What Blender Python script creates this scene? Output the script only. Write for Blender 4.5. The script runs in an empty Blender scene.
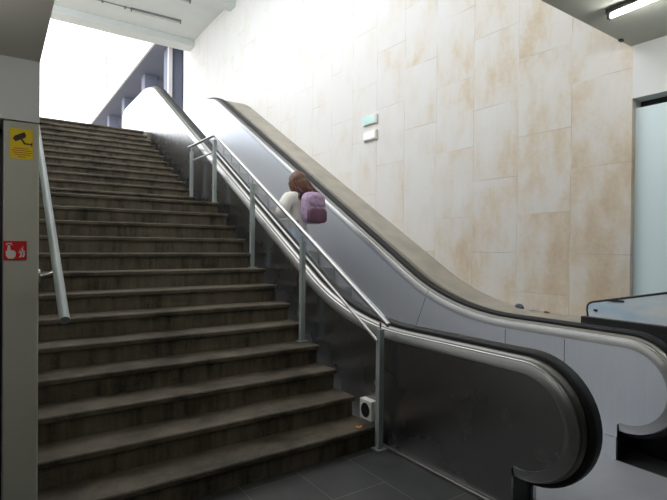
import bpy, bmesh, math, random
from mathutils import Vector, Matrix
random.seed(7)
S = bpy.context.scene
C = S.collection
PI = math.pi

# ---------------------------------------------------------------- helpers
def prop(o, label=None, cat=None, group=None, kind=None):
    if label: o['label'] = label
    if cat: o['category'] = cat
    if group: o['group'] = group
    if kind: o['kind'] = kind
    return o

def empty(name, loc, label, cat, group=None):
    o = bpy.data.objects.new(name, None); C.objects.link(o)
    o.location = loc; o.empty_display_size = .1
    return prop(o, label, cat, group)

def obj(name, bm, mat, parent=None, smooth=False, bevel=0, label=None, autosm=None):
    me = bpy.data.meshes.new(name)
    bmesh.ops.recalc_face_normals(bm, faces=bm.faces)
    bm.to_mesh(me); bm.free()
    me.materials.append(mat)
    o = bpy.data.objects.new(name, me); C.objects.link(o)
    if smooth:
        for p in me.polygons: p.use_smooth = True
        if autosm:
            me.set_sharp_from_angle(angle=math.radians(autosm))
    if parent is not None:
        o.parent = parent
        o.location = -wloc(parent)
    if bevel:
        m = o.modifiers.new('bevel', 'BEVEL'); m.width = bevel; m.segments = 2; m.limit_method = 'ANGLE'
    if label: o['label'] = label
    return o

def wloc(o):
    return o.location + wloc(o.parent) if o.parent else o.location.copy()

def B(): return bmesh.new()

def box(bm, a, b):
    x0, y0, z0 = a; x1, y1, z1 = b
    v = [bm.verts.new(p) for p in ((x0,y0,z0),(x1,y0,z0),(x1,y1,z0),(x0,y1,z0),(x0,y0,z1),(x1,y0,z1),(x1,y1,z1),(x0,y1,z1))]
    for f in ((0,3,2,1),(4,5,6,7),(0,1,5,4),(1,2,6,5),(2,3,7,6),(3,0,4,7)):
        bm.faces.new([v[i] for i in f])
    return bm

def bx(a, b): return box(bmesh.new(), a, b)

def prism(bm, pts, fn0, fn1):
    """pts 2D polygon; fn0/fn1 map a 2D point to the two caps"""
    a = [bm.verts.new(fn0(p)) for p in pts]; b = [bm.verts.new(fn1(p)) for p in pts]
    n = len(pts)
    bm.faces.new(a); bm.faces.new(b[::-1])
    for i in range(n): bm.faces.new((a[i], b[i], b[(i+1) % n], a[(i+1) % n]))
    return bm

def prism_x(bm, pts, x0, x1):
    return prism(bm, pts, lambda p: (x0, p[0], p[1]), lambda p: (x1, p[0], p[1]))

def prism_y(bm, pts, y0, y1):
    return prism(bm, pts, lambda p: (p[0], y0, p[1]), lambda p: (p[0], y1, p[1]))

def tube(bm, pts, r, n=14, cap=True):
    pts = [Vector(p) for p in pts]
    rs = r if isinstance(r, (list, tuple)) else [r]*len(pts)
    rings = []
    up = None
    for i, p in enumerate(pts):
        t = (pts[min(i+1, len(pts)-1)] - pts[max(i-1, 0)]).normalized()
        if up is None:
            up = Vector((0,0,1)) if abs(t.z) < .9 else Vector((1,0,0))
        s = t.cross(up).normalized(); u = s.cross(t).normalized(); up = u
        rings.append([bm.verts.new(p + (s*math.cos(2*PI*k/n) + u*math.sin(2*PI*k/n))*rs[i]) for k in range(n)])
    for a, b in zip(rings, rings[1:]):
        for k in range(n): bm.faces.new((a[k], a[(k+1) % n], b[(k+1) % n], b[k]))
    if cap:
        bm.faces.new(rings[0][::-1]); bm.faces.new(rings[-1])
    return bm

def ellipsoid(bm, c, r, n=16, m=10, rot=None):
    M = Matrix.Translation(c) @ (rot.to_4x4() if rot else Matrix.Identity(4)) @ Matrix.Diagonal((*r, 1))
    bmesh.ops.create_uvsphere(bm, u_segments=n, v_segments=m, radius=1, matrix=M)
    return bm

# ---------------------------------------------------------------- materials
def new_mat(name):
    m = bpy.data.materials.new(name); m.use_nodes = True
    nt = m.node_tree; return m, nt, nt.nodes['Principled BSDF']

def lin(*c):
    f = lambda v: v/12.92 if v <= .04045 else ((v+.055)/1.055)**2.4
    return tuple(f(v/255) for v in c) + (1,)

def node(nt, typ, **kw):
    n = nt.nodes.new(typ)
    for k, v in kw.items():
        if k.startswith('i_'):
            key = k[2:]
            n.inputs[int(key) if key.isdigit() else key.replace('_', ' ')].default_value = v
        else: setattr(n, k, v)
    return n

def ramp(nt, fac, stops):
    r = nt.nodes.new('ShaderNodeValToRGB')
    e = r.color_ramp.elements
    while len(e) < len(stops): e.new(.5)
    for k, (p, c) in zip(e, stops): k.position = p; k.color = c
    nt.links.new(fac, r.inputs[0]); return r.outputs[0]

def plain(name, col, rough=.6, metal=0, var=.12, scale=6, spec=.5, bump=0, stretch=(1,1,1), coat=0):
    """procedural surface: base colour broken up with noise"""
    m, nt, p = new_mat(name)
    tc = node(nt, 'ShaderNodeTexCoord'); mp = node(nt, 'ShaderNodeMapping'); mp.inputs['Scale'].default_value = stretch
    nt.links.new(tc.outputs['Object'], mp.inputs[0])
    nz = node(nt, 'ShaderNodeTexNoise', i_Scale=scale, i_Detail=6.0); nt.links.new(mp.outputs[0], nz.inputs['Vector'])
    a = tuple(max(0, c*(1-var)) for c in col[:3])+(1,); b = tuple(min(1, c*(1+var)) for c in col[:3])+(1,)
    nt.links.new(ramp(nt, nz.outputs[0], [(.3, a), (.7, b)]), p.inputs['Base Color'])
    p.inputs['Roughness'].default_value = rough; p.inputs['Metallic'].default_value = metal
    p.inputs['Specular IOR Level'].default_value = spec
    if bump:
        bp = node(nt, 'ShaderNodeBump', i_Strength=bump, i_Distance=.01)
        nt.links.new(nz.outputs[0], bp.inputs['Height']); nt.links.new(bp.outputs[0], p.inputs['Normal'])
    return m

def glow(name, col, strength):
    m, nt, p = new_mat(name)
    p.inputs['Base Color'].default_value = col
    p.inputs['Emission Color'].default_value = col; p.inputs['Emission Strength'].default_value = strength
    return m

def stone_wall_mat():
    m, nt, p = new_mat('limestone_slabs'); L = nt.links.new
    tc = node(nt, 'ShaderNodeTexCoord'); sp = node(nt, 'ShaderNodeSeparateXYZ'); L(tc.outputs['Object'], sp.inputs[0])
    az = node(nt, 'ShaderNodeMath', operation='ADD', i_1=SZ); L(sp.outputs['Z'], az.inputs[0])
    ay = node(nt, 'ShaderNodeMath', operation='ADD', i_1=-1.94+5.8); L(sp.outputs['Y'], ay.inputs[0])
    cb = node(nt, 'ShaderNodeCombineXYZ'); L(az.outputs[0], cb.inputs['X']); L(ay.outputs[0], cb.inputs['Y'])
    br = node(nt, 'ShaderNodeTexBrick', offset=.5, offset_frequency=2)
    br.inputs['Scale'].default_value = 1; br.inputs['Brick Width'].default_value = .81; br.inputs['Row Height'].default_value = .58
    br.inputs['Mortar Size'].default_value = .0035; br.inputs['Mortar Smooth'].default_value = .3; br.inputs['Bias'].default_value = 0
    br.inputs['Color1'].default_value = (0,0,0,1); br.inputs['Color2'].default_value = (1,1,1,1); br.inputs['Mortar'].default_value = (.5,.5,.5,1)
    L(cb.outputs[0], br.inputs['Vector'])
    # blotchy ochre stain, moved per slab so it breaks at the joints
    ofs = node(nt, 'ShaderNodeVectorMath', operation='SCALE'); ofs.inputs['Scale'].default_value = 1.1; L(br.outputs['Color'], ofs.inputs[0])
    ad = node(nt, 'ShaderNodeVectorMath', operation='ADD'); L(tc.outputs['Object'], ad.inputs[0]); L(ofs.outputs[0], ad.inputs[1])
    mp = node(nt, 'ShaderNodeMapping'); mp.inputs['Scale'].default_value = (1,1.5,.9); L(ad.outputs[0], mp.inputs[0])
    n1 = node(nt, 'ShaderNodeTexNoise', i_Scale=1.7, i_Detail=7.0, i_Roughness=.62); L(mp.outputs[0], n1.inputs['Vector'])
    n2 = node(nt, 'ShaderNodeTexNoise', i_Scale=26.0, i_Detail=4.0); L(tc.outputs['Object'], n2.inputs['Vector'])
    mp3 = node(nt, 'ShaderNodeMapping'); mp3.inputs['Scale'].default_value = (1,9,.7); L(tc.outputs['Object'], mp3.inputs[0])
    n3 = node(nt, 'ShaderNodeTexNoise', i_Scale=1.2, i_Detail=4.0); L(mp3.outputs[0], n3.inputs['Vector'])
    # the stone is more weathered towards the lower hall end
    mr = node(nt, 'ShaderNodeMapRange'); mr.inputs['From Min'].default_value = 6.0; mr.inputs['From Max'].default_value = 1.8
    mr.inputs['To Min'].default_value = -.07; mr.inputs['To Max'].default_value = .15; L(sp.outputs['Y'], mr.inputs[0])
    mz = node(nt, 'ShaderNodeMapRange'); mz.inputs['From Min'].default_value = 3.2; mz.inputs['From Max'].default_value = 1.0
    mz.inputs['To Min'].default_value = 0; mz.inputs['To Max'].default_value = .07; L(sp.outputs['Z'], mz.inputs[0])
    s = node(nt, 'ShaderNodeMath', operation='ADD'); L(n1.outputs[0], s.inputs[0]); L(mr.outputs[0], s.inputs[1])
    s1 = node(nt, 'ShaderNodeMath', operation='ADD'); L(s.outputs[0], s1.inputs[0]); L(mz.outputs[0], s1.inputs[1])
    k = node(nt, 'ShaderNodeMath', operation='MULTIPLY_ADD', i_1=.14, i_2=-.07); L(n3.outputs[0], k.inputs[0])
    s2 = node(nt, 'ShaderNodeMath', operation='ADD'); L(s1.outputs[0], s2.inputs[0]); L(k.outputs[0], s2.inputs[1])
    k2 = node(nt, 'ShaderNodeMath', operation='MULTIPLY_ADD', i_1=.16, i_2=-.08); L(n2.outputs[0], k2.inputs[0])
    s3 = node(nt, 'ShaderNodeMath', operation='ADD'); L(s2.outputs[0], s3.inputs[0]); L(k2.outputs[0], s3.inputs[1])
    col = ramp(nt, s3.outputs[0], [(.42, (.72,.705,.685,1)), (.58, (.70,.66,.61,1)), (.70, (.66,.575,.465,1)), (.84, (.58,.465,.33,1))])
    mx = node(nt, 'ShaderNodeMix', data_type='RGBA'); mx.inputs['Factor'].default_value = 1
    L(br.outputs['Fac'], mx.inputs['Factor']); L(col, mx.inputs[6]); mx.inputs[7].default_value = (.46,.43,.39,1)
    # joints only show here and there
    nj = node(nt, 'ShaderNodeTexNoise', i_Scale=2.3); L(tc.outputs['Object'], nj.inputs['Vector'])
    jm = node(nt, 'ShaderNodeMapRange'); jm.inputs['From Min'].default_value = .38; jm.inputs['From Max'].default_value = .62; L(nj.outputs[0], jm.inputs[0])
    jf = node(nt, 'ShaderNodeMath', operation='MULTIPLY'); L(br.outputs['Fac'], jf.inputs[0]); L(jm.outputs[0], jf.inputs[1]); L(jf.outputs[0], mx.inputs['Factor'])
    L(mx.outputs[2], p.inputs['Base Color'])
    p.inputs['Roughness'].default_value = .75; p.inputs['Specular IOR Level'].default_value = .3
    bp = node(nt, 'ShaderNodeBump', i_Strength=.25, i_Distance=.006); L(s3.outputs[0], bp.inputs['Height']); L(bp.outputs[0], p.inputs['Normal'])
    return m
SZ = 10.0 - 1.55 + .81*2 + .15     # shifts the slab courses onto the photographed joints

def stair_mat(name, base, dark, streak, seam=True):
    m, nt, p = new_mat(name); L = nt.links.new
    tc = node(nt, 'ShaderNodeTexCoord')
    n1 = node(nt, 'ShaderNodeTexNoise', i_Scale=3.0, i_Detail=8.0, i_Roughness=.65); L(tc.outputs['Object'], n1.inputs['Vector'])
    n2 = node(nt, 'ShaderNodeTexNoise', i_Scale=120.0, i_Detail=2.0); L(tc.outputs['Object'], n2.inputs['Vector'])
    mp = node(nt, 'ShaderNodeMapping'); mp.inputs['Scale'].default_value = (14, 2.3, 1.2) if streak else (3, 3, 3); L(tc.outputs['Object'], mp.inputs[0])
    n3 = node(nt, 'ShaderNodeTexNoise', i_Scale=1.0, i_Detail=4.0, i_Roughness=.7); L(mp.outputs[0], n3.inputs['Vector'])
    a = node(nt, 'ShaderNodeMath', operation='MULTIPLY_ADD', i_1=.5); L(n1.outputs[0], a.inputs[0])
    b = node(nt, 'ShaderNodeMath', operation='MULTIPLY', i_1=.5); L(n3.outputs[0], b.inputs[0]); L(b.outputs[0], a.inputs[2])
    c = node(nt, 'ShaderNodeMath', operation='MULTIPLY_ADD', i_1=.22); L(n2.outputs[0], c.inputs[0]); 
    d = node(nt, 'ShaderNodeMath', operation='ADD', i_1=-.11); L(a.outputs[0], d.inputs[0]); L(d.outputs[0], c.inputs[2])
    L(ramp(nt, c.outputs[0], [(.36, dark), (.52, base), (.70, tuple(min(1, v*1.5) for v in base[:3])+(1,))]), p.inputs['Base Color'])
    p.inputs['Roughness'].default_value = .55; p.inputs['Specular IOR Level'].default_value = .35
    bp = node(nt, 'ShaderNodeBump', i_Strength=.3, i_Distance=.004); L(c.outputs[0], bp.inputs['Height']); L(bp.outputs[0], p.inputs['Normal'])
    return m

def slate_mat():
    m, nt, p = new_mat('slate_tiles'); L = nt.links.new
    tc = node(nt, 'ShaderNodeTexCoord'); mp = node(nt, 'ShaderNodeMapping')
    mp.inputs['Rotation'].default_value = (0,0,PI/2); mp.inputs['Location'].default_value = (20+2.45, 20-2.137, 0)
    # rotated so that courses run with the stairs: X' = -y, Y' = x
    sp = node(nt, 'ShaderNodeSeparateXYZ'); L(tc.outputs['Object'], sp.inputs[0])
    ay = node(nt, 'ShaderNodeMath', operation='ADD', i_1=12*.8-2.45); L(sp.outputs['Y'], ay.inputs[0])
    ax = node(nt, 'ShaderNodeMath', operation='ADD', i_1=24*.42-2.137); L(sp.outputs['X'], ax.inputs[0])
    cb = node(nt, 'ShaderNodeCombineXYZ'); L(ay.outputs[0], cb.inputs['X']); L(ax.outputs[0], cb.inputs['Y'])
    br = node(nt, 'ShaderNodeTexBrick', offset=.5, offset_frequency=2)
    br.inputs['Scale'].default_value = 1; br.inputs['Brick Width'].default_value = .8; br.inputs['Row Height'].default_value = .42
    br.inputs['Mortar Size'].default_value = .004; br.inputs['Mortar Smooth'].default_value = .2
    br.inputs['Color1'].default_value = lin(58,60,61); br.inputs['Color2'].default_value = lin(68,70,71); br.inputs['Mortar'].default_value = lin(108,108,104)
    L(cb.outputs[0], br.inputs['Vector'])
    nz = node(nt, 'ShaderNodeTexNoise', i_Scale=4.0, i_Detail=8.0); L(tc.outputs['Object'], nz.inputs['Vector'])
    mx = node(nt, 'ShaderNodeMix', data_type='RGBA', blend_type='MULTIPLY'); mx.inputs[0].default_value = 1
    L(br.outputs['Color'], mx.inputs[6]); L(ramp(nt, nz.outputs[0], [(.3, (.55,.55,.55,1)), (.75, (1.2,1.18,1.1,1))]), mx.inputs[7])
    L(mx.outputs[2], p.inputs['Base Color']); p.inputs['Roughness'].default_value = .5
    bp = node(nt, 'ShaderNodeBump', i_Strength=.2, i_Distance=.004); L(nz.outputs[0], bp.inputs['Height']); L(bp.outputs[0], p.inputs['Normal'])
    return m

def brushed(name, col, rough, lo=.06, stretch=(1,40,40), var=.06, aniso=0, tan=(0,0,1)):
    m, nt, p = new_mat(name); L = nt.links.new
    tc = node(nt, 'ShaderNodeTexCoord'); mp = node(nt, 'ShaderNodeMapping'); mp.inputs['Scale'].default_value = stretch; L(tc.outputs['Object'], mp.inputs[0])
    nz = node(nt, 'ShaderNodeTexNoise', i_Scale=3.0, i_Detail=5.0); L(mp.outputs[0], nz.inputs['Vector'])
    n2 = node(nt, 'ShaderNodeTexNoise', i_Scale=2.2, i_Detail=3.0); L(tc.outputs['Object'], n2.inputs['Vector'])
    mr = node(nt, 'ShaderNodeMapRange'); mr.inputs['To Min'].default_value = rough-lo; mr.inputs['To Max'].default_value = rough+lo; L(n2.outputs[0], mr.inputs[0])
    L(mr.outputs[0], p.inputs['Roughness'])
    a = tuple(c*(1-var) for c in col[:3])+(1,); b = tuple(min(1, c*(1+var)) for c in col[:3])+(1,)
    L(ramp(nt, nz.outputs[0], [(.3, a), (.7, b)]), p.inputs['Base Color'])
    p.inputs['Metallic'].default_value = 1
    if aniso:
        cv = node(nt, 'ShaderNodeCombineXYZ', i_0=float(tan[0]), i_1=float(tan[1]), i_2=float(tan[2])); L(cv.outputs[0], p.inputs['Tangent'])
        p.inputs['Anisotropic'].default_value = aniso
    return m

M = {}
M['stone'] = stone_wall_mat()
M['tread'] = stair_mat('stair_tread_stone', lin(86,78,66), lin(52,47,39), False)
M['riser'] = stair_mat('stair_riser_stone', lin(96,88,74), lin(36,31,25), True)
M['slate'] = slate_mat()
M['panel'] = brushed('dark_brushed_steel', (.33,.33,.335,1), .27, .03, (1,2,60), .06, .6)
M['inner'] = brushed('pale_brushed_steel', (.86,.885,.93,1), .34, .04, (1,60,2), .03, .45)
M['inner'].node_tree.nodes['Principled BSDF'].inputs['Metallic'].default_value = .84
M['steel'] = brushed('bright_steel', (.56,.56,.56,1), .34, .05)
M['deck'] = brushed('deck_steel', (.36,.35,.33,1), .36, .05)
M['rail'] = brushed('polished_tube', (.50,.50,.50,1), .38, .03)
M['rubber'] = plain('black_rubber', (.016,.017,.019,1), .5, 0, .2, spec=.3)
M['post'] = plain('grey_painted_metal', lin(158,167,167), .4, .1)
M['alu'] = plain('grey_cladding', lin(188,188,176), .45, .1, .03, 2)
M['lintel'] = plain('pale_cladding', lin(218,220,218), .55, 0, .03, 2)
M['plaster'] = plain('grey_plaster', lin(214,213,203), .85, 0, .04, 2)
M['white'] = plain('white_paint', lin(204,208,206), .7, 0, .03, 2)
M['concrete'] = plain('ledge_concrete', lin(164,158,147), .75, 0, .16, 3, bump=.1)
M['dark'] = plain('dark_recess', lin(30,31,33), .6)
M['hall'] = plain('hall_wall', lin(120,118,112), .8, 0, .06, 2)
M['hall_dark'] = plain('dark_hall_cladding', lin(66,66,64), .7, 0, .06, 2)
M['bluepanel'] = plain('pale_blue_panel', lin(230,247,252), .3, 0, .02, 1)
M['black'] = plain('black_plastic', (.016,.016,.018,1), .45)
M['plate'] = plain('plate_metal', lin(178,180,185), .42, .3, .06, 3)
M['steps'] = brushed('step_metal', (.48,.48,.48,1), .42, .05)
M['arcade'] = plain('blue_grey_render', lin(120,124,140), .8, 0, .04, 1.5)
M['facade'] = plain('off_white_render', lin(218,215,211), .8, 0, .03, 1.5)
M['cover_lamp'] = plain('lamp_housing', lin(120,122,122), .5)
M['tube'] = glow('lit_tube', (1,.98,.93,1), 46); M['tube_dim'] = glow('lit_tube_weak', (1,.97,.92,1), 30)  # second tube material only has weaker emission
M['offtube'] = plain('unlit_tube', lin(190,190,186), .3)

# ---------------------------------------------------------------- setting
def struct(name, bm, mat, label, bevel=0):
    o = obj(name, bm, mat, bevel=bevel); prop(o, label, None, None, 'structure'); return o

XW = 4.5
FT = 3.885                       # upper floor
struct('floor', bx((-5,-6,-.2), (4.9,3.2,0)), M['slate'], 'dark slate tiled floor of the lower hall')
b = B(); box(b, (-20,10.40,3.5), (30,60,FT-.001)); struct('floor_street', b, M['concrete'], 'street level paving beyond the top of the stairs')
struct('wall_right', bx((XW,1.98,-.1), (XW+.35,14.35,9)), M['stone'], 'tall stained limestone slab wall beside the escalator')
b = B(); box(b, (XW,-6,2.875), (XW+.25,1.98,3.6)); struct('trim_1', b, M['lintel'], 'pale lintel band over the light blue wall panel')
struct('wall_right_hall', bx((XW+.06,-6,0), (XW+.3,1.98,2.80)), M['bluepanel'], 'smooth pale blue wall panel past the end of the stone wall')
struct('trim_2', bx((XW+.16,-6,2.80), (XW+.3,1.98,2.875)), M['dark'], 'dark shadow gap between the lintel and blue panel')
M['plaster_low'] = plain('grey_plaster_ceiling', lin(196,198,188), .85, 0, .04, 2)
struct('ceiling', bx((.144,-6,3.33), (XW+.3,2.0,3.6)), M['plaster_low'], 'low grey ceiling over the lower hall')
struct('wall_above_ceiling', bx((-.2,1.8,3.6), (XW,2.0,9)), M['plaster'], 'wall rising above the low ceiling edge')
b = B(); box(b, (-.2,10.0,7.29), (XW,13.85,7.6)); box(b, (-.2,2.0,7.29), (XW,4.4,7.6)); box(b, (2.9,4.4,7.29), (XW,10.0,7.6)); struct('ceiling_stairwell', b, M['white'], 'high pale ceiling over the top of the stairwell')  # unseen opening between the nearer slabs, shaped to let sky light in
struct('beam_far', bx((-.2,13.4,7.11), (XW,13.85,7.29)), M['white'], 'pale beam across the mouth of the stairwell')
struct('beam_near', bx((-.2,10.55,7.09), (XW,10.85,7.29)), M['white'], 'pale cross beam under the high ceiling')
struct('wall_left', bx((-.2,2.801,-.1), (.05,13.9,4.6)), M['lintel'], 'wall along the left side of the stairs')
struct('wall_end', bx((.018,2.4,0), (.144,2.8,2.08)), M['alu'], 'grey clad wall end beside the foot of the stairs', .006)
struct('trim_3', bx((-5,2.385,2.08), (.144,2.8,2.335)), M['lintel'], 'pale lintel band above the grey wall end')
struct('ceiling_left', bx((-5,-6,2.335), (.144,2.8,3.6)), M['plaster'], 'low grey soffit at the upper left corner')
struct('wall_front', bx((-5,2.62,0), (.018,2.8,2.08)), M['black'], 'recess left of the grey wall end, its dark put in as black colour')  # black colour stands in for the shade inside the recess
struct('wall_back', bx((-5,-6.2,0), (4.9,-6,3.6)), M['hall_dark'], 'back wall of the lower hall')
struct('wall_left_hall', bx((-5.2,-6,0), (-5,2.8,2.4)), M['hall_dark'], 'left wall of the lower hall')

# ---------------------------------------------------------------- stairs
stairs = empty('staircase', (1.25, 2.9, 0), 'wide worn grey stone staircase climbing to daylight beside the escalator', 'stairs')
XS0, XS1 = .06, 2.447
def nose(i):
    y = 2.911 + .27527*(min(i,13)-1) + ((.6275 + .29416*(i-13)) if i >= 14 else 0)
    z = .165*i if i <= 13 else .165*13 + .1453*(i-13)
    return y, z
for i in range(1, 26):
    y, z = nose(i)
    y2 = nose(i+1)[0] if i < 25 else y + .5
    zp = nose(i-1)[1] if i > 1 else 0
    lip = .042 if i < 14 else .036
    pts = [(y+.006, z-lip), (y, z-lip+.008), (y, z-.008), (y+.007, z), (y2+.05, z), (y2+.05, z-lip)]
    b = B(); xs = [XS0, .9+.35*random.random(), 1.75+.25*random.random(), XS1]
    for xa, xb in zip(xs, xs[1:]): prism_x(b, pts, xa+.0008, xb-.0008)
    obj('tread', b, M['tread'], stairs)
    obj('riser', bx((XS0, y+.024, zp-.30 if i > 1 else 0), (XS1-.012, y2+.06, z-lip-.001)), M['riser'], stairs)

# ---------------------------------------------------------------- escalator
esc = empty('escalator', (3.25, 1.7, 0), 'narrow steel escalator with black handrails between the stairs and the stone wall', 'escalator')
YB, ZB = 3.407, .965            # lower break of the handrail line
YT, ZT = 10.22, 4.90            # upper break
SL = math.atan2(ZT-ZB, YT-YB)
NC, NR = (1.70, .565), .40
NC2 = (12.55, ZT-.40)
def rail_path():
    P = []                      # (y, z, ny, nz): point of the handrail top and its outward normal
    for k in range(0, 29):      # lower newel
        a = math.radians(-84 - (276-90)*0 - k*(186)/28)
        P.append((NC[0]+NR*math.cos(a), NC[1]+NR*math.sin(a), math.cos(a), math.sin(a)))
    def arc(yb, zb, a0, a1, R, n=12):
        T = R*math.tan(abs(a1-a0)/2)
        s = 1 if a1 > a0 else -1
        y0, z0 = yb - T*math.cos(a0), zb - T*math.sin(a0)
        cy, cz = y0 - s*R*math.sin(a0), z0 + s*R*math.cos(a0)
        for k in range(n+1):
            a = a0 + (a1-a0)*k/n
            P.append((cy + s*R*math.sin(a), cz - s*R*math.cos(a), -math.sin(a), math.cos(a)))
    for k in range(1, 6): P.append((NC[0]+(2.70-NC[0])*k/6, ZB, 0, 1))
    arc(YB, ZB, 0, SL, 2.6)
    y0, z0 = P[-1][0], P[-1][1]
    T = 2.6*math.tan(SL/2); y1, z1 = YT - T*math.cos(SL), ZT - T*math.sin(SL)
    for k in range(1, 12): P.append((y0+(y1-y0)*k/12, z0+(z1-z0)*k/12, -math.sin(SL), math.cos(SL)))
    arc(YT, ZT, SL, 0, 2.6)
    y0 = P[-1][0]
    for k in range(1, 4): P.append((y0+(NC2[0]-y0)*k/4, ZT, 0, 1))
    for k in range(0, 25):
        a = math.radians(90 - k*174/24)
        P.append((NC2[0]+NR*math.cos(a), NC2[1]+NR*math.sin(a), math.cos(a), math.sin(a)))
    return P
PATH = rail_path()
def sweep(bm, sec, path=PATH):
    """sec: closed polygon of (x, offset along the outward normal)"""
    rings = [[bm.verts.new((x, y+ny*o, z+nz*o)) for x, o in sec] for y, z, ny, nz in path]
    n = len(sec)
    for a, c in zip(rings, rings[1:]):
        for k in range(n): bm.faces.new((a[k], a[(k+1) % n], c[(k+1) % n], c[k]))
    bm.faces.new(rings[0]); bm.faces.new(rings[-1][::-1])
    return bm
def under(off):                 # outline of a balustrade panel below the handrail
    top = [(y+ny*off, z+nz*off) for y, z, ny, nz in PATH]
    return top
def rail_z(y):
    for a, c in zip(PATH[28:], PATH[29:]):
        if a[0] <= y <= c[0]: return a[1]+(c[1]-a[1])*(y-a[0])/(c[0]-a[0])
    return ZB if y < 3 else ZT

def panel_poly(off):
    t = under(off)
    t[0] = (1.745, t[0][1]); 
    yb = t[-1][0]
    low = [(yb-.03, t[-1][1]), (yb-.03, FT-.3), (10.6, FT-.35)] + [(4.6, .05), (3.9,-.02)] + [(1.745, -.02)]
    return t + low
# outward-facing (stair side) panel of the near balustrade, in three sheets so joints show
XO, XI = 2.515, 2.76            # near balustrade faces
XJ, XK = 3.80, 4.06             # far balustrade faces
b = B(); prism_x(b, panel_poly(-.105), XO, XO+.02); obj('balustrade_panel', b, M['panel'], esc)
b = B(); prism_x(b, panel_poly(-.105), XI-.02, XI); obj('balustrade_panel', b, M['inner'], esc)
b = B(); prism_x(b, panel_poly(-.105), XJ, XJ+.02); obj('balustrade_panel', b, M['inner'], esc, label='pale brushed steel panel')
b = B(); prism_x(b, panel_poly(-.105), XK-.02, XK); obj('balustrade_panel', b, M['panel'], esc)
# dark end faces below the newels
for xa, xb in ((XO+.021, XI-.021), (XJ+.021, XK-.021)):
    obj('newel_base', bx((xa, 1.765, 0), (xb, 2.2, .30)), M['black'], esc)
def trims(xo, s):
    """s=+1: outer face at xo looking -x; s=-1: mirrored"""
    f = lambda pts: [(xo + s*x, o) for x, o in pts]
    b = B(); sweep(b, f([(-.003,-.118), (-.003,-.098), (.014,-.058), (.022,-.058), (.022,-.118)])); obj('edge_trim', b, M['steel'], esc, smooth=True, autosm=25)
    b = B(); sweep(b, f([(.022,-.075), (.024,-.060), (.036,-.052), (.038,-.058), (.044,-.058), (.046,-.047), (.066,-.036), (.10,-.034), (.10,-.11), (.022,-.11)])); obj('deck_cover', b, M['deck'], esc, smooth=True, autosm=25)
    b = B(); sweep(b, f([(.018+.0055*math.cos(2*PI*k/10), -.056+.0055*math.sin(2*PI*k/10)) for k in range(10)])); obj('bead', b, M['rail'], esc, smooth=True)
trims(XO, 1); trims(XI, -1); trims(XJ, 1); trims(XK, -1)
for xc in ((XO+XI)/2+.012, (XJ+XK)/2):
    sec = []
    for k in range(17):
        a = PI*k/16
        sec.append((xc + .046*math.copysign(abs(math.cos(a))**.6, math.cos(a)), -.03 + .03*abs(math.sin(a))**.6))
    sec += [(xc-.046,-.042), (xc-.032,-.046), (xc+.032,-.046), (xc+.046,-.042)]
    b = B(); sweep(b, sec); obj('handrail', b, M['rubber'], esc, smooth=True, autosm=40)
# thin joints on the far panel
for ya, yb_, in ((2.72,2.72), (2.16,2.16), (3.80,3.93)):
    b = B(); zt = rail_z(ya)-.13
    dy = .0025
    if ya == yb_: box(b, (XJ-.0012, ya-dy, .12), (XJ+.001, ya+dy, zt))
    else: prism_x(b, [(yb_, .55), (yb_+2*dy, .55), (ya-.12+2*dy, 1.12), (ya-.12, 1.12)], XJ-.0012, XJ+.001)
    obj('panel_joint', b, M['dark'], esc)
# skirting below the far inner panel
b = B(); sk = [(y, z-.965+.17) for y, z, ny, nz in PATH[28:-25]]
sk = [(1.745, .17)] + [q for q in sk if q[0] > 1.76] 
prism_x(b, sk + [(sk[-1][0], sk[-1][1]-.4)] + [(4.6,.1), (3.9,-.02), (1.745,-.02)], XJ-.012, XJ-.0015); obj('skirt_panel', b, M['inner'], esc)
b = B(); prism_x(b, sk + [(sk[-1][0], sk[-1][1]-.4)] + [(4.6,.1), (3.9,-.02), (1.745,-.02)], XI+.0015, XI+.012); obj('skirt_panel', b, M['inner'], esc)
# landing plate, comb, moving steps
b = B(); box(b, (XI+.015, .95, 0), (XJ-.015, 2.5, .006))
for k in range(60): box(b, (XI+.03+k*.0166, 1.0, .006), (XI+.037+k*.0166, 2.45, .008))
obj('landing_plate', b, M['plate'], esc)
b = B(); box(b, (XI+.015, 2.5, 0), (XJ-.015, 2.62, .012)); obj('comb_plate', b, M['deck'], esc)
for k in range(21):
    y = 2.62 + .4*k
    z = max(0, rail_z(y+.2) - .965)
    if y > 10.6: break
    b = B(); box(b, (XI+.02, y, z-.30), (XJ-.02, y+.405, z-.012))
    for q in range(32): box(b, (XI+.025+q*.031, y+.003, z-.012), (XI+.043+q*.031, y+.402, z))
    obj('step', b, M['steps'], esc)
# kerb strip along the foot of the near balustrade
struct('baseboard_right', bx((XO-.028, .9, 0), (XO-.004, 2.90, .022)), M['deck'], 'thin grey metal kerb strip along the foot of the escalator panel', .003)
# sloping ledge between far balustrade and stone wall
led = [(y, z-.028) for y, z, ny, nz in PATH[28:-25] if y > 2.15]
led = [(2.15, ZB-.028)] + led
b = B(); prism_x(b, led + [(led[-1][0], led[-1][1]-.5), (10.0, 4.0), (4.0, .3), (3.2, 0), (2.15, 0)], XK+.004, XW-.002)
struct('trim_4', b, M['concrete'], 'sloping grey beige ledge between the escalator and the stone wall')

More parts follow.
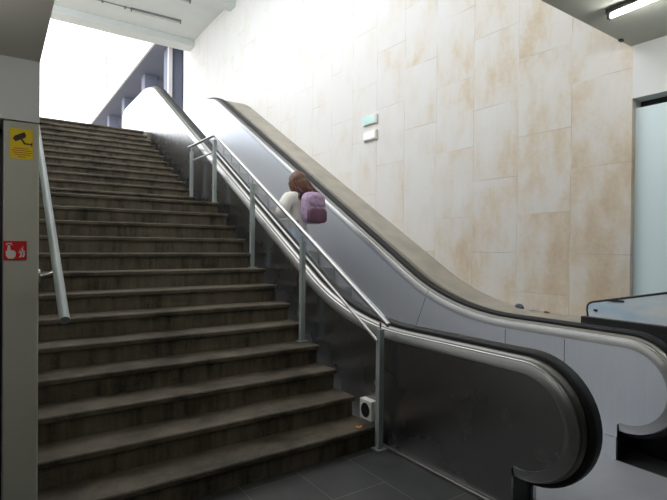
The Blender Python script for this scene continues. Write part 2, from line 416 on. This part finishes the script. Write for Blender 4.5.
# ---------------------------------------------------------------- stair handrail beside escalator
hr = empty('stair_handrail', (2.44, 2.875, 0), 'steel tube handrail on grey square posts along the escalator side of the stairs', 'handrail')
XR = 2.425
posts = [(2.445, 2.875, 0, .935), (2.405, 3.985, .66, 1.62), (2.415, 5.13, 1.32, 2.28), (2.415, 6.33, 2.145, 3.0), (2.415, 7.28, 2.145, 2.99)]
for x, y, z0, z1 in posts:
    b = B(); h = .023
    box(b, (x-h, y-h, z0+.008), (x+h, y+h, z1))
    p = obj('post', b, M['post'], hr, bevel=.003)
    b = B(); box(b, (x-.045, y-.045, z0), (x+.045, y+.045, z0+.008)); obj('base_plate', b, M['post'], p)
    b = B(); tube(b, [(x, y, z1-.005), (x, y, z1+.05)], .008, 8); obj('pin', b, M['rail'], p)
zt_ = 3.07
def rz(y): return .985 + (zt_-.985)*(y-2.755)/(6.345-2.755)
pts = [(XR, 2.755, rz(2.755)), (XR, 3.5, rz(3.5)), (XR, 5, rz(5)), (XR, 6.29, rz(6.29)), (XR, 6.33, rz(6.33)-.004), (XR, 6.38, zt_), (XR, 7.44, zt_+.006)]
b = B(); tube(b, pts, .021, 16); obj('rail', b, M['rail'], hr, smooth=True, autosm=50)
b = B(); tube(b, [(XR, 2.885, rz(2.885)-.215), (XR, 6.33, zt_-.225)], .013, 12); tube(b, [(XR, 6.33, zt_-.225), (XR, 7.28, zt_-.22)], .013, 12)
obj('lower_rail', b, M['rail'], hr, smooth=True, autosm=50)

# ---------------------------------------------------------------- left handrail
lh = empty('wall_handrail', (.21, 2.17, 1.27), 'grey tube handrail on the left wall of the stairs, beside the grey wall end', 'handrail')
b = B(); tube(b, [(.218, 2.16, 1.272), (.218, 12.6, 1.272+10.44*.60)][:1] + [(.218, 4, 1.272+1.84*.63), (.218, 6.3, 1.272+4.14*.60), (.218, 7.3, 1.272+4.14*.60+.35), (.218, 10.3, 4.85)], .0195, 16)
obj('rail', b, M['post'], lh, smooth=True, autosm=50)
for y, z in ((2.47, 1.460), (4.2, 2.555), (5.9, 3.54), (8.5, 4.45)):
    xw_ = .146 if y < 2.8 else .051
    b = B(); tube(b, [(xw_, y, z-.03), (.16, y, z-.03), (.19, y, z-.02), (.216, y, z)], .007, 8)
    tube(b, [(xw_, y, z-.03), (xw_+.007, y, z-.03)], .03, 12)
    obj('bracket', b, M['rail'], lh)

# ---------------------------------------------------------------- signs
def flat(pts, y, mat, name, parent, th=.0015):
    b = B(); prism_y(b, pts, y-th, y); return obj(name, b, mat, parent)
M['yellow'] = plain('sign_yellow', lin(236,206,30), .5, 0, .03)
M['signdark'] = plain('sign_dark', lin(56,40,44), .5)
M['signtext'] = plain('sign_text_red', lin(176,92,20), .5)
M['red'] = plain('sign_red', lin(205,32,34), .45, 0, .04)
M['signwhite'] = plain('sign_white', lin(225,222,214), .5)
yf = 2.3985
cs = empty('camera_sign', (.08, yf, 1.92), 'yellow warning sign with a dark surveillance camera on the grey wall end', 'sign')
flat([(.040,1.924), (.121,1.924), (.121,2.049), (.040,2.049)], yf, M['yellow'], 'board', cs)
def S2(u, v): return (.040+.081*u, 2.049-.125*v)   # sign coordinates, v down
flat([S2(.12,.34), S2(.20,.25), S2(.62,.10), S2(.70,.20), S2(.66,.28), S2(.24,.44)], yf-.0016, M['signdark'], 'camera_symbol', cs, .0006)
b = B()
for q in ([S2(.46,.34), S2(.52,.31), S2(.66,.47), S2(.60,.50)], [S2(.60,.46), S2(.96,.47), S2(.96,.51), S2(.60,.51)], [S2(.92,.43), S2(.97,.43), S2(.97,.55), S2(.92,.55)]):
    prism_y(b, q, yf-.0022, yf-.0016)
obj('mount_symbol', b, M['signdark'], cs)
b = B()
for v, a, e in ((.64,.18,.82), (.71,.08,.93), (.78,.12,.95), (.85,.20,.90), (.92,.34,.68)):
    prism_y(b, [S2(a,v), S2(e,v), S2(e,v+.024), S2(a,v+.024)], yf-.0022, yf-.0016)
obj('small_print', b, M['signtext'], cs)
fs = empty('fire_alarm_sign', (.058, yf, 1.504), 'red fire alarm sign with a white pressing hand and flames on the grey wall end', 'sign')
flat([(.019,1.504), (.100,1.504), (.100,1.583), (.019,1.583)], yf, M['red'], 'board', fs)
def F2(u, v): return (.019+.081*u, 1.583-.079*v)
b = B()
for q in ([F2(.10,.55), F2(.16,.50), F2(.20,.22), F2(.29,.22), F2(.31,.46), F2(.48,.52), F2(.54,.62), F2(.52,.82), F2(.42,.92), F2(.22,.92), F2(.12,.78)],
          [F2(.14,.10), F2(.36,.10), F2(.36,.15), F2(.14,.15)], [F2(.10,.17), F2(.18,.17), F2(.18,.21), F2(.10,.21)], [F2(.31,.17), F2(.40,.17), F2(.40,.21), F2(.31,.21)]):
    prism_y(b, q, yf-.0022, yf-.0016)
obj('hand_symbol', b, M['signwhite'], fs)
b = B()
for q in ([F2(.66,.86), F2(.74,.72), F2(.70,.62), F2(.80,.50), F2(.77,.40), F2(.86,.26), F2(.84,.42), F2(.88,.50), F2(.80,.64), F2(.82,.72), F2(.76,.86)],
          [F2(.80,.84), F2(.86,.70), F2(.84,.62), F2(.94,.46), F2(.92,.62), F2(.94,.72), F2(.88,.86)],
          [F2(.64,.62), F2(.70,.50), F2(.72,.40), F2(.74,.48), F2(.68,.62)]):
    prism_y(b, q, yf-.0022, yf-.0016)
obj('flame_symbol', b, M['signwhite'], fs)
b = B(); tube(b, [(.095, 2.3995, 1.36), (.095, 2.392, 1.36)], .0035, 10); s_ = obj('screw', b, M['post']); prop(s_, 'tiny screw head low on the grey wall end, below the red sign', 'screw')

# emergency sign and lamp box on the stone wall
M['exitgreen'] = plain('exit_pale_green', lin(176,232,226), .35, 0, .03)
ex = empty('exit_sign', (XW, 5.55, 3.36), 'small pale green emergency exit sign box high on the stone wall', 'sign')
obj('box', bx((XW-.036, 5.392, 3.365), (XW-.001, 5.716, 3.492)), M['signwhite'], ex, bevel=.006)
obj('face', bx((XW-.039, 5.405, 3.376), (XW-.0355, 5.703, 3.481)), M['exitgreen'], ex)
def E2(u, v): return (5.703-.298*u, 3.481-.105*v)
def pxw(b, q): prism(b, q, lambda p: (XW-.0405, p[0], p[1]), lambda p: (XW-.0388, p[0], p[1]))
b = B()
for q in ([E2(.10,.5), E2(.22,.2), E2(.22,.38), E2(.42,.38), E2(.42,.62), E2(.22,.62), E2(.22,.8)],
          [E2(.52,.10), E2(.58,.10), E2(.58,.28), E2(.52,.28)], [E2(.50,.30), E2(.62,.34), E2(.60,.62), E2(.70,.90), E2(.63,.90), E2(.54,.66), E2(.46,.88), E2(.41,.84), E2(.50,.58)],
          [E2(.76,.12), E2(.92,.12), E2(.92,.90), E2(.76,.90)]): pxw(b, q)
obj('pictogram', b, M['signwhite'], ex)
el = empty('emergency_lamp', (XW, 5.53, 3.13), 'plain white emergency lamp box on the stone wall just under the green exit sign', 'lamp')
obj('housing', bx((XW-.042, 5.39, 3.13), (XW-.001, 5.69, 3.268)), M['signwhite'], el, bevel=.008)
M['diff'] = plain('lamp_diffuser', lin(246,246,242), .3, 0, .01)
obj('diffuser', bx((XW-.050, 5.405, 3.142), (XW-.041, 5.675, 3.256)), M['diff'], el, bevel=.004)

# ---------------------------------------------------------------- lamps
def fluor(name, a, c, label, lit, group=None, drop=.075):
    a = Vector(a); c = Vector(c); d = (c-a).normalized()
    e = empty(name, a, label, 'lamp', group)
    s = Vector((-d.y, d.x, 0))
    b = B(); h = .028
    pts = [a - s*h, a + s*h, c + s*h, c - s*h]
    prism(b, pts, lambda p: (p.x, p.y, p.z), lambda p: (p.x, p.y, p.z-.035)); obj('housing', b, M['cover_lamp'], e)
    b = B(); tube(b, [a + d*.04 - Vector((0,0,drop)), c - d*.04 - Vector((0,0,drop))], .013, 12); obj('tube', b, M[lit] if lit else M['offtube'], e, smooth=True, autosm=50)
    for q in (a + d*.015, c - d*.015):
        b = B(); prism(b, [q - s*.02 - d*.012, q + s*.02 - d*.012, q + s*.02 + d*.012, q - s*.02 + d*.012], lambda p: (p.x, p.y, p.z-.03), lambda p: (p.x, p.y, p.z-drop-.018))
        obj('socket', b, M['cover_lamp'], e)
    return e
fluor('fluorescent_lamp', (3.685, 1.80, 3.33), (3.60, .60, 3.33), 'lit fluorescent tube under the low ceiling at the upper right', 'tube', None, .052)
fluor('fluorescent_lamp', (2.62, 12.48, 7.29), (3.82, 12.43, 7.29), 'long thin fluorescent batten on the high ceiling in front of the beam', False)
fluor('fluorescent_lamp', (2.40, 11.25, 7.29), (3.68, 11.25, 7.29), 'fluorescent batten at the top edge of the photo, nearer than the long one', False)
fluor('fluorescent_lamp', (4.1, .25, 3.33), (4.1, -.95, 3.33), 'added unseen fluorescent tube under the low ceiling, brightening the blue wall panel', 'tube')  # unseen lamp, added to brighten the blue panel and lintel
fluor('fluorescent_lamp', (-.42, 1.95, 2.335), (-.42, .75, 2.335), 'lit fluorescent tube under the low left soffit', 'tube_dim', None, .17)
b = B(); tube(b, [(1.4, 12.50, 7.27), (1.9, 12.50, 7.27), (2.62, 12.48, 7.27)], .012, 8)
for x in (1.5, 2.0, 2.5): box(b, (x-.02, 12.48, 7.235), (x+.02, 12.52, 7.29))
prop(obj('conduit', b, M['cover_lamp']), 'thin grey conduit on the high ceiling left of the long batten', 'conduit')
b = B(); box(b, (4.26, 1.965, 3.314), (4.305, 1.995, 3.33)); box(b, (4.27, 1.975, 3.306), (4.29, 1.985, 3.314))
prop(obj('ceiling_clip', b, M['black'], bevel=.003), 'tiny dark clip at the edge of the low ceiling near the stone wall', 'clip')

# ---------------------------------------------------------------- white box by the bottom step
sp_ = empty('speaker_box', (2.49, 3.06, .165), 'small white box with a dark round grille on the escalator panel by the bottom step', 'box')
bb = B(); box(bb, (2.452, 2.985, .172), (2.513, 3.135, .335)); obj('case', bb, M['signwhite'], sp_, bevel=.008)
b = B(); c_ = (3.058, .252)
prism(b, [(c_[0]+.052*math.cos(2*PI*k/24), c_[1]+.058*math.sin(2*PI*k/24)) for k in range(24)], lambda p: (2.448, p[0], p[1]), lambda p: (2.4515, p[0], p[1])); obj('grille', b, M['black'], sp_)
# ---------------------------------------------------------------- litter
M['orange'] = plain('orange_peel', lin(176,112,58), .6, 0, .2, 60)
b = B(); n = 12
ring = [(2.315+.034*math.cos(2*PI*k/n)*(1+.25*math.sin(3*k)), 2.965+.024*math.sin(2*PI*k/n)*(1+.2*math.cos(2*k)), .166) for k in range(n)]
ring2 = [(2.315+.016*math.cos(2*PI*k/n), 2.965+.011*math.sin(2*PI*k/n), .172) for k in range(n)]
v0 = [b.verts.new(p) for p in ring]; v1 = [b.verts.new((p[0], p[1], p[2]+.007+.005*math.sin(k*2.1))) for k, p in enumerate(ring)]; v2 = [b.verts.new(p) for p in ring2]
for k in range(n):
    j = (k+1) % n
    b.faces.new((v0[k], v0[j], v1[j], v1[k])); b.faces.new((v1[k], v1[j], v2[j], v2[k]))
b.faces.new(v2); b.faces.new(v0[::-1])
prop(obj('fruit_peel', b, M['orange'], smooth=True), 'small orange scrap of peel on the bottom step', 'litter')
def crumple(c, r, seed, sq=.5):
    rnd = random.Random(seed); b = B()
    bmesh.ops.create_icosphere(b, subdivisions=2, radius=1)
    for v in b.verts:
        k = .65+.5*rnd.random(); v.co = Vector((c[0]+v.co.x*r[0]*k, c[1]+v.co.y*r[1]*k, c[2]+max(v.co.z, -.6)*r[2]*k))
    return b
M['paper'] = plain('wrapper_dark', lin(78,84,96), .5, 0, .5, 30); M['leaf'] = plain('dry_leaf', lin(110,86,50), .7, 0, .3, 40)
M['paper2'] = plain('wrapper_pale', lin(196,194,196), .6, 0, .1, 30)
w = empty('crumpled_wrapper', (4.43, 2.98, .94), 'crumpled dark and white wrapper lying on the ledge at the foot of the stone wall', 'litter')
obj('dark_side', crumple((4.44, 3.02, .962), (.03,.055,.04), 2), M['paper'], w)
obj('pale_side', crumple((4.43, 2.90, .953), (.026,.05,.024), 5), M['paper2'], w)
b = crumple((4.45, 2.72, .944), (.02,.035,.013), 8); prop(obj('dry_leaf', b, M['leaf']), 'small brown dry leaf on the ledge between the wrapper and the glass barrier', 'leaf')

# ---------------------------------------------------------------- glass barrier at the right edge
gb = empty('glass_barrier', (4.3, 1.6, .93), 'low barrier of pale blue glass on a black base behind the far handrail', 'barrier')
b = B(); prism(b, [(4.085, 1.0), (4.44, 1.0), (4.44, 2.15), (4.10, 2.19)], lambda p: (p[0], p[1], .935), lambda p: (p[0], p[1], 1.0)); obj('base', b, M['black'], gb, bevel=.004)
obj('plinth', bx((4.09, 1.0, 0), (4.5, 2.12, .935)), M['dark'], gb)
m, nt, p = new_mat('blue_glass'); p.inputs['Base Color'].default_value = lin(196,220,232); p.inputs['Roughness'].default_value = .5; p.inputs['Transmission Weight'].default_value = .1; p.inputs['IOR'].default_value = 1.45
nz = node(nt, 'ShaderNodeTexNoise', i_Scale=3.0); nt.links.new(ramp(nt, nz.outputs[0], [(.35, lin(206,230,248)), (.65, lin(244,250,252))]), p.inputs['Base Color'])
M['bglass'] = m
GX = 4.14
prof = [(1.0, 1.0), (2.15, 1.0), (2.158, 1.05), (2.155, 1.09), (2.14, 1.112), (2.11, 1.125), (1.0, 1.372)]
b = B(); prism_x(b, prof, GX, GX+.012); obj('glass_panel', b, M['bglass'], gb)
b = B(); tube(b, [(GX+.006, y, z) for y, z in prof[1:]], .010, 10); obj('rim', b, M['black'], gb, smooth=True)
b = B(); tube(b, [(GX+.10, 2.10, 1.0), (GX+.10, 2.10, 1.06), (GX+.10, 2.06, 1.10), (GX+.10, 1.0, 1.335)], .009, 10); obj('inner_rim', b, M['steel'], gb, smooth=True)
obj('clamp', bx((GX-.006, 1.86, 1.145), (GX+.02, 2.0, 1.160)), M['black'], gb)
obj('clamp', bx((GX-.006, 2.07, 1.05), (GX+.02, 2.10, 1.066)), M['black'], gb)

# ---------------------------------------------------------------- building across the street level
ab = empty('arcade_building', (5, 20, FT), 'blue grey arcade with a pale upper wall at the top of the stairs', 'building')
XA = 4.05
obj('canopy_slab', bx((XA, 14.6, 7.85), (9, 34, 8.15)), M['arcade'], ab)
obj('canopy_edge', bx((XA-.06, 14.6, 7.86), (XA-.001, 34, 8.12)), M['facade'], ab)
obj('upper_wall', bx((XA+.10, 14.6, 8.15), (9, 24.6, 24)), M['facade'], ab)
M['seam'] = plain('facade_joint', lin(176,173,170), .8)
b = B()
for z in (10.2, 12.4, 14.6, 16.8): box(b, (XA+.085, 14.6, z), (XA+.0995, 24.6, z+.05))
for y in (15.4, 17.0, 18.6, 20.2, 21.8): box(b, (XA+.085, y, 8.15), (XA+.0995, y+.05, 24))
obj('wall_joint', b, M['seam'], ab)
b = B(); box(b, (XA+.05, 24.6, 8.15), (XA+.4, 24.75, 24)); obj('corner_strip', b, M['seam'], ab)
obj('back_wall', bx((6.6, 14.6, FT), (6.9, 34, 7.85)), M['arcade'], ab)
obj('end_wall', bx((XW+.30, 14.6, FT), (6.9, 14.8, 7.85)), M['arcade'], ab)
for y in (15.9, 18.9, 22.4, 25.8):
    b = B(); box(b, (4.42, y-.25, FT), (4.86, y+.25, 7.85)); obj('column', b, M['arcade'], ab, bevel=.01)
b = B(); box(b, (4.40, 15.55, FT), (4.52, 15.65, 7.85)); obj('pale_strip', b, M['facade'], ab)  # narrow pale strip in front of the nearest column

# ---------------------------------------------------------------- person with backpack
def skin(name, verts, edges, mat, parent, root=0, sub=2):
    """verts: (x,y,z,rx,ry)"""
    me = bpy.data.meshes.new(name); me.from_pydata([v[:3] for v in verts], edges, []); me.materials.append(mat)
    o = bpy.data.objects.new(name, me); C.objects.link(o)
    sk = o.modifiers.new('skin', 'SKIN'); sk.use_smooth_shade = True
    for i, v in enumerate(verts):
        d = me.skin_vertices[0].data[i]; d.radius = (v[3], v[4] if len(v) > 4 else v[3]); d.use_root = (i == root)
    s = o.modifiers.new('sub', 'SUBSURF'); s.levels = sub; s.render_levels = sub
    # bake to plain mesh
    dg = bpy.context.evaluated_depsgraph_get(); ev = o.evaluated_get(dg)
    m2 = bpy.data.meshes.new_from_object(ev, depsgraph=dg)
    o.modifiers.clear(); o.data = m2
    for p_ in m2.polygons: p_.use_smooth = True
    o.parent = parent
    return o
PX, PY = 3.125, 5.30
PZ = 0
for k in range(21):
    y = 2.62 + .4*k
    if y <= PY < y+.4: PZ = max(0, rail_z(y+.2) - .965)
print('person on step z', PZ)
HT = 2.545 - PZ
K = HT/1.40
per = empty('person', (PX, PY, PZ), 'person seen from behind riding the escalator, long brown hair, white sweater, pale jeans', 'person')
per.scale = (1,1,1)
def sc(vs): return [tuple(c*K for c in v) for v in vs]
M['skinc'] = plain('skin_tone', lin(214,168,140), .5, 0, .05, 12)
M['hair'] = plain('brown_hair', lin(96,62,46), .42, 0, .5, 9, stretch=(22,22,2.2), bump=.3)
M['sweater'] = plain('white_knit', lin(236,232,226), .9, 0, .05, 60, bump=.25)
M['jeans'] = plain('pale_denim', lin(186,200,216), .85, 0, .12, 50)
M['shoe'] = plain('white_shoe', lin(220,218,212), .6)
M['sole'] = plain('grey_sole', lin(120,118,116), .7)
# body: pelvis, spine, neck, head, arms, legs in one skinned mesh
V = sc([(0,0,.70,.06,.05), (0,.005,.82,.075,.055), (0,.005,.95,.10,.07), (0,0,1.06,.085,.06), (0,.01,1.125,.04,.04), (0,.02,1.18,.055,.06), (0,.025,1.25,.082,.095), (0,.02,1.325,.068,.078),
        (-.135,-.005,1.055,.045,.045), (-.215,-.03,.85,.036,.036), (-.14,.16,.90,.026,.026), (-.115,.205,.915,.028,.018),
        (.135,-.005,1.055,.045,.045), (.215,-.02,.86,.036,.036), (.13,.15,.93,.026,.026), (.105,.20,.95,.028,.018),
        (-.07,.0,.63,.05,.05), (-.075,.02,.36,.05,.05), (-.08,-.01,.08,.034,.036), (-.085,.09,.035,.03,.025),
        (.07,.0,.63,.05,.05), (.08,.03,.36,.05,.05), (.08,.0,.08,.034,.036), (.085,.10,.035,.03,.025)])
ED = [(0,1),(1,2),(2,3),(3,4),(4,5),(5,6),(6,7),(3,8),(8,9),(9,10),(10,11),(3,12),(12,13),(13,14),(14,15),(0,16),(16,17),(17,18),(18,19),(0,20),(20,21),(21,22),(22,23)]
# fingers rooted inside the palms
def fingers(V, ED, palm, side):
    p = Vector(V[palm][:3])
    for k in range(4):
        o = Vector(((-.018+.012*k)*1.0, 0, .004*(1.5-abs(k-1.5))))*K
        L = (.050, .058, .054, .042)[k]*K
        a = p + o + Vector((0,.012,0))*K; c = a + Vector((0,.55*L,.10*L)); d = c + Vector((side*.10*L,.40*L,-.35*L))
        i = len(V); V += [tuple(a)+(.0085*K,), tuple(c)+(.0075*K,), tuple(d)+(.006*K,)]; ED += [(palm,i), (i,i+1), (i+1,i+2)]
    a = p + Vector((side*.026,-.005,.004))*K; c = a + Vector((side*.018,.026,.008))*K
    i = len(V); V += [tuple(a)+(.009*K,), tuple(c)+(.007*K,)]; ED += [(palm,i), (i,i+1)]
fingers(V, ED, 11, 1); fingers(V, ED, 15, -1)
skin('body', V, ED, M['skinc'], per)
# face
hc = Vector((0,.025,1.25))*K
for s in (-1,1):
    b = B(); ellipsoid(b, hc + Vector((s*.034,.083,.01))*K, (.012*K,.007*K,.008*K), 12, 8)
    obj('eye', b, M['signdark'], None, smooth=True).parent = per
    b = B(); ellipsoid(b, hc + Vector((s*.083,0,-.005))*K, (.010*K,.02*K,.028*K), 10, 8)
    obj('ear', b, M['skinc'], None, smooth=True).parent = per
b = B(); ellipsoid(b, hc + Vector((0,.098,-.018))*K, (.012*K,.018*K,.022*K), 12, 8)
obj('nose', b, M['skinc'], None, smooth=True).parent = per
M['lips'] = plain('lips', lin(180,104,98), .5)
b = B(); ellipsoid(b, hc + Vector((0,.085,-.055))*K, (.022*K,.008*K,.007*K), 12, 6); obj('mouth', b, M['lips'], None, smooth=True).parent = per
# sweater
V = sc([(0,.0,.66,.140,.115), (0,.0,.80,.128,.10), (0,.0,.95,.13,.10), (0,-.005,1.05,.115,.085), (0,.005,1.115,.062,.058),
        (-.155,-.02,1.05,.088,.086), (-.25,-.05,.85,.088,.084), (-.15,.15,.895,.052,.052),
        (.14,-.01,1.045,.066,.066), (.228,-.03,.86,.060,.060), (.14,.12,.925,.045,.045)])
skin('sweater', V, [(0,1),(1,2),(2,3),(3,4),(3,5),(5,6),(6,7),(3,8),(8,9),(9,10)], M['sweater'], per)
# jeans
V = sc([(0,0,.80,.10,.085), (0,0,.68,.118,.10), (-.07,.0,.58,.078,.085), (-.08,.02,.36,.064,.064), (-.082,-.005,.10,.052,.054), (.07,.0,.58,.078,.085), (.085,.03,.36,.064,.064), (.082,.005,.10,.052,.054)])
skin('jeans', V, [(0,1),(1,2),(2,3),(3,4),(1,5),(5,6),(6,7)], M['jeans'], per)
for s in (-1,1):
    V = sc([(s*.083,-.02,.05,.038,.034), (s*.085,.05,.042,.040,.03), (s*.087,.12,.035,.036,.024)])
    o = skin('shoe', V, [(0,1),(1,2)], M['shoe'], per)
    b = B(); prism(b, [(x*K+s*.084*K, y*K) for x, y in ((-.036,-.05),(.036,-.05),(.042,.03),(.042,.12),(.02,.155),(-.02,.155),(-.042,.12),(-.042,.03))], lambda p: (p[0], p[1], 0), lambda p: (p[0], p[1], .016*K))
    so = obj('sole', b, M['sole'], None); so.parent = o
# hair: a cap and long locks falling to the right over the backpack
b = B(); ellipsoid(b, hc + Vector((0,-.008,.022))*K, (.105*K,.112*K,.108*K), 20, 14)
rnd = random.Random(3)
for k in range(60):
    t = k/59; a = PI*(1.0 + 1.02*t)   # around the back of the head
    r1 = rnd.uniform(.094, .128)
    st = hc + Vector((math.cos(a)*.075, math.sin(a)*.075, .07))*K
    mid = hc + Vector((math.cos(a)*r1+.012, math.sin(a)*r1-.006, -.02+rnd.uniform(-.02,.02)))*K
    sw = .03 + .10*t + rnd.uniform(-.01,.03)
    m2 = mid + Vector((sw*.45, -.012, -.075+rnd.uniform(-.015,.015)))*K
    m3 = m2 + Vector((sw*.6, -.03, -.06+rnd.uniform(-.02,.02)))*K
    en = m3 + Vector((sw*.4+rnd.uniform(-.02,.02), -.035, -.05-.05*rnd.random()))*K
    tube(b, [st, mid, m2, m3, en], [.014*K,.017*K,.016*K,.012*K,.003*K], 7)
h_ = obj('hair', b, M['hair'], None, smooth=True); h_.parent = per

# backpack
M['pack'] = plain('lavender_fabric', lin(176,152,182), .8, 0, .32, 22, bump=.2)
M['pack2'] = plain('plum_fabric', lin(104,72,92), .8, 0, .2, 14)
bp_ = empty('backpack', (PX+.06, PY-.13*K, PZ+.735*K), 'lavender backpack with a plum lower pocket on the back of the person on the escalator', 'backpack')
def puff(name, c, r, mat, parent, e=.55, lab=None):
    b = B(); bmesh.ops.create_uvsphere(b, u_segments=24, v_segments=16, radius=1)
    for v in b.verts:
        f = lambda t: math.copysign(abs(t)**e, t)
        v.co = Vector((c[0]+f(v.co.x)*r[0], c[1]+f(v.co.y)*r[1], c[2]+f(v.co.z)*r[2]))
    o = obj(name, b, mat, None, smooth=True); o.parent = parent
    if lab: o['label'] = lab
    return o
puff('main_compartment', (.02*K,-.085*K,.195*K), (.145*K,.08*K,.185*K), M['pack'], bp_)
puff('front_pocket', (.025*K,-.155*K,.105*K), (.125*K,.05*K,.085*K), M['pack2'], bp_, .5, 'plum coloured lower pocket')
puff('upper_pocket', (.02*K,-.148*K,.28*K), (.105*K,.03*K,.065*K), M['pack'], bp_, .5)
for s in (-1,1):
    b = B(); tube(b, [Vector(v)*K for v in ((s*.09,-.03,.37), (s*.105,.05,.43), (s*.11,.13,.435), (s*.115,.215,.36), (s*.125,.23,.22), (s*.14,.17,.10), (s*.13,.0,.03))], .014*K, 8)
    o = obj('strap', b, M['pack2'], None, smooth=True); o.parent = bp_
b = B(); tube(b, [Vector(v)*K for v in ((-.02,-.07,.395), (-.01,-.075,.425), (.04,-.075,.425), (.05,-.07,.395))], .008*K, 8); o = obj('grab_handle', b, M['pack2'], None, smooth=True); o.parent = bp_

# ---------------------------------------------------------------- camera, world, light
cam = bpy.data.cameras.new('camera'); co = bpy.data.objects.new('camera', cam); C.objects.link(co); S.camera = co
f_px, yaw, pitch, roll = 484.213, math.radians(34.759), math.radians(-.4522), math.radians(.5826)
fw = Vector((math.sin(yaw)*math.cos(pitch), math.cos(yaw)*math.cos(pitch), math.sin(pitch)))
rt = Vector((math.cos(yaw), -math.sin(yaw), 0)); up = rt.cross(fw)
rt, up = rt*math.cos(roll)+up*math.sin(roll), up*math.cos(roll)-rt*math.sin(roll)
R = Matrix((rt, up, -fw)).transposed().to_4x4(); R.translation = (0, 0, 1.5748); co.matrix_world = R
cam.sensor_width = 36; cam.lens = 36*f_px/667; cam.clip_start = .05; cam.clip_end = 300

W = bpy.data.worlds.new('overcast_sky'); S.world = W; W.use_nodes = True
nt = W.node_tree; bg = nt.nodes['Background']
tc = nt.nodes.new('ShaderNodeTexCoord'); sp = nt.nodes.new('ShaderNodeSeparateXYZ'); nt.links.new(tc.outputs['Generated'], sp.inputs[0])
rp = nt.nodes.new('ShaderNodeValToRGB'); nt.links.new(sp.outputs['Z'], rp.inputs[0])
rp.color_ramp.elements[0].position = 0; rp.color_ramp.elements[0].color = (.90,.95,1.0,1)
rp.color_ramp.elements[1].position = 1; rp.color_ramp.elements[1].color = (1,1,1,1)
nt.links.new(rp.outputs[0], bg.inputs[0]); bg.inputs[1].default_value = 2.75

vs = S.view_settings; vs.view_transform = 'Standard'; vs.look = 'None'; vs.exposure = .38; vs.gamma = 1; vs.use_curve_mapping = False
S.cycles.use_denoising = True; S.cycles.max_bounces = 10; S.cycles.diffuse_bounces = 6; S.cycles.glossy_bounces = 6
S.cycles.sample_clamp_indirect = 3
